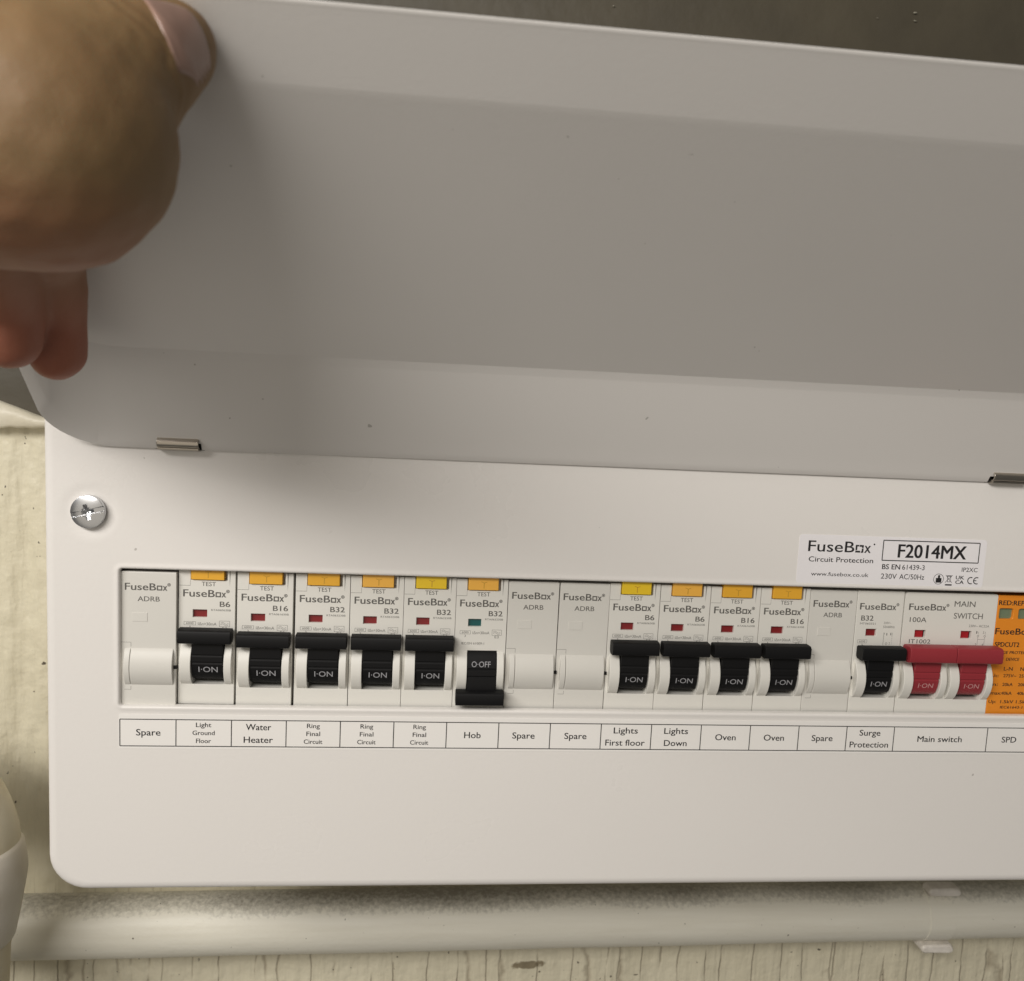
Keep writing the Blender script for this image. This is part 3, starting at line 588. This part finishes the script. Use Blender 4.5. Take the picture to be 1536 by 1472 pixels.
# surge protection device
r = tag(empty('surge_protector', (303.15, FACE, -.9)), 'orange surge protection device with two green windows and black print', 'surge protector')
mb = MB(); hs = [(rrect(o+.9, o+6.3, 26.3, 30.1, .7, 3), 1.4) for o in (0, 7.5)]
mb.plate([(.05,-11),(35.5,-11),(35.5,35),(.05,35)], hs, 0, 40); mb.build('body', ORANGE, r, bevel=.25)
for o in (0, 7.5):
    mb = MB(); mb.rect(o+.7, 26.1, o+6.5, 30.3, 1.0); mb.rect(o+5.0, 26.8, o+5.3, 29.8, .98); mb.build('status_window', WINDOWG, r)
mb = MB()
text(mb, 'RED:REPLACE', .4, 31.4, 16.6, 1.7, y, 0, .03); text(mb, 'FuseBox', .2, 20.6, 14.6, 2.25, y, 0, .022)
text(mb, 'SPDCUT2', -.2+.8, 16.0, 10.0, 1.65, y, 0, .03); text(mb, 'SURGE PROTECTIVE', .8, 13.35, 16.4, 1.05, y, 0, .03, .12); text(mb, 'DEVICE', 5.6, 10.8, 10.6, 1.1, y, 0, .03, .1)
text(mb, 'L-N', 5.2, 7.1, 8.6, 1.35, y, 0, .02); text(mb, 'N-PE', 11.6, 7.1, 16, 1.35, y, 0, .02)
for z, a, b, c in ((4.6, 'Uc:', '275V~', '255V~'), (1.3, 'In:', '20kA', '20kA'), (-2.0, 'Imax:', '40kA', '40kA'), (-5.2, 'Up:', '1.5kV', '1.5kV')):
    wa = .85*len(a)+.3; text(mb, a, .7, z, .7+wa, 1.2, y, 0, .02); text(mb, b, 5.3, z, 5.3+1.0*len(b), 1.15, y, 0, .024); text(mb, c, 11.4, z, 11.4+1.0*len(b), 1.15, y, 0, .024)
text(mb, 'IEC61643-11', 5.4, -7.2, 15.0, .95, y, 0, .03, .1)
mb.build('printed_lettering', INKB, r, fix=False)

# ------------------------------------------------------------------ the hand holding the lid up
SKIN = mat('skin', (.25, .158, .072), .6, bump=(700, .35, .25, 5), var=(45, (.25, .15, .07)))
b = SKIN.node_tree.nodes['Principled BSDF']; b.inputs['Subsurface Weight'].default_value = .25; b.inputs['Subsurface Radius'].default_value = (1.0, .35, .18); b.inputs['Subsurface Scale'].default_value = .0045
nt = SKIN.node_tree; tc = nt.nodes.new('ShaderNodeTexCoord'); sz = nt.nodes.new('ShaderNodeSeparateXYZ'); nt.links.new(tc.outputs['Object'], sz.inputs[0])
mr = nt.nodes.new('ShaderNodeMapRange'); mr.inputs[1].default_value = .132; mr.inputs[2].default_value = .108; nt.links.new(sz.outputs['Z'], mr.inputs[0])
mxs = nt.nodes.new('ShaderNodeMix'); mxs.data_type = 'RGBA'; mxs.inputs[7].default_value = (.34, .125, .075, 1)     # fingertips: skin flush plus light showing through, put into the colour
nt.links.new(b.inputs['Base Color'].links[0].from_socket, mxs.inputs[6]); nt.links.new(mr.outputs[0], mxs.inputs[0]); nt.links.new(mxs.outputs[2], b.inputs['Base Color'])
NAIL = mat('thumb_nail', (.34, .215, .17), .3)
CH = {'arm':[(-405.5,0.4,388.2,42.0),(-240.2,-43.2,296.7,37.0),(-125.3,-75.2,232.7,32.0),(-50.2,-101.3,182.8,27.0),(-9.8,-115.0,154.5,25.5),(10.7,-118.7,142.0,24.6),(24.1,-118.2,140.8,24.0)],
 'thumb':[(24.0,-118.0,142.6,22.6),(31.5,-114.7,151.7,16.0),(38.3,-110.7,156.7,11.8),(42.0,-103.4,162.4,9.6)],
 'index':[(13.5,-97.4,161.3,14.0),(10.7,-80.0,186.1,10.3),(23.7,-63.9,196.5,9.0),(32.6,-54.4,190.8,8.1)],
 'middle':[(13.6,-96.0,139.9,12.0),(4.9,-65.4,125.4,8.3),(1.6,-52.3,112.9,7.3),(-0.4,-47.2,103.2,7.5)],
 'ring':[(1.9,-97.9,138.6,12.0),(-0.7,-77.4,121.3,8.2),(-3.0,-67.0,113.1,7.4),(-5.5,-63.6,106.0,7.9)],
 'little':[(-8.8,-98.9,137.6,11.0),(-14.2,-77.9,122.6,7.4),(-20.2,-62.6,109.4,7.0)]}
bm = bmesh.new()
for ch in CH.values():
    for (p, q) in zip(ch, ch[1:]):
        a, c = Vector(p[:3]), Vector(q[:3]); n = max(2, int((c-a).length/(min(p[3], q[3])*.22)))
        for i in range(n+1):
            t = i/n; mtx = Matrix.Translation(a.lerp(c, t)*MM); bmesh.ops.create_icosphere(bm, subdivisions=3, radius=(p[3]*(1-t)+q[3]*t)*MM, matrix=mtx)
me = bpy.data.meshes.new('hand'); bm.to_mesh(me); bm.free()
hand = bpy.data.objects.new('hand', me); COL.objects.link(hand)
rm = hand.modifiers.new('skin', 'REMESH'); rm.mode = 'VOXEL'; rm.voxel_size = 1.0*MM; rm.use_smooth_shade = True
sm = hand.modifiers.new('smooth', 'SMOOTH'); sm.iterations = 10; sm.factor = .5
dg = bpy.context.evaluated_depsgraph_get(); me2 = bpy.data.meshes.new_from_object(hand.evaluated_get(dg)); me2.name = 'hand'
hand.modifiers.clear(); hand.data = me2
tip, ip = Vector(CH['thumb'][-1][:3]), Vector(CH['thumb'][-2][:3]); ax = (tip-ip).normalized()
nrm = [v.normal.copy() for v in me2.vertices]
for v, nv in zip(me2.vertices, nrm):           # uneven flesh and the wrinkles over the thumb joint
    p = v.co/MM; k = noise.noise(p*.085)*.5 + noise.noise(p*.23 + Vector((4, 0, 0)))*.13
    t = (p-ip).dot(ax)
    if -14 < t < 6 and (p-ip-ax*t).length < 19: k += .17*math.sin(t*1.7 + noise.noise(p*.2)*5)*math.exp(-((t+4)/5.5)**2)
    v.co += nv*(k*MM)
me2.update()
for p in me2.polygons: p.use_smooth = True
me2.materials.append(SKIN)
tag(hand, 'bare left hand with thumb gripping the upper left of the open lid', 'hand')
bvh = BVHTree.FromPolygons([v.co for v in me2.vertices], [tuple(p.vertices) for p in me2.polygons])
A_, N_, B_ = Vector((.794,.475,.380)), Vector((.346,-.866,.361)), Vector((.500,-.155,-.852)); C_ = Vector((47.8,-110.,161.3)) - A_*1.3
mb = MB(); g = 16; ok = {}
for i in range(g+1):
    for j in range(g+1):
        a_, b_ = i/g*2-1, j/g*2-1
        k = (1 - .25*abs(b_)**3 if a_ > 0 else 1 - .12*b_*b_); p = C_ + A_*(a_*5.2*k) + B_*(b_*7.2*(1-.18*max(a_,0)**2))
        h = bvh.ray_cast((p + N_*14)*MM, -N_)
        if h[0] is not None: ok[i, j] = len(mb.v); q = h[0]/MM + N_*(.55 - .35*max(abs(a_), abs(b_))**4); mb.v.append(tuple(q))
for i in range(g):
    for j in range(g):
        f = [ok.get(k) for k in ((i,j),(i+1,j),(i+1,j+1),(i,j+1))]
        if None not in f: mb.f.append(tuple(f)); mb.m.append(0)
nl = mb.build('thumb_nail', NAIL, hand, smooth=True)
nl.modifiers.new('thickness', 'SOLIDIFY').thickness = .5*MM
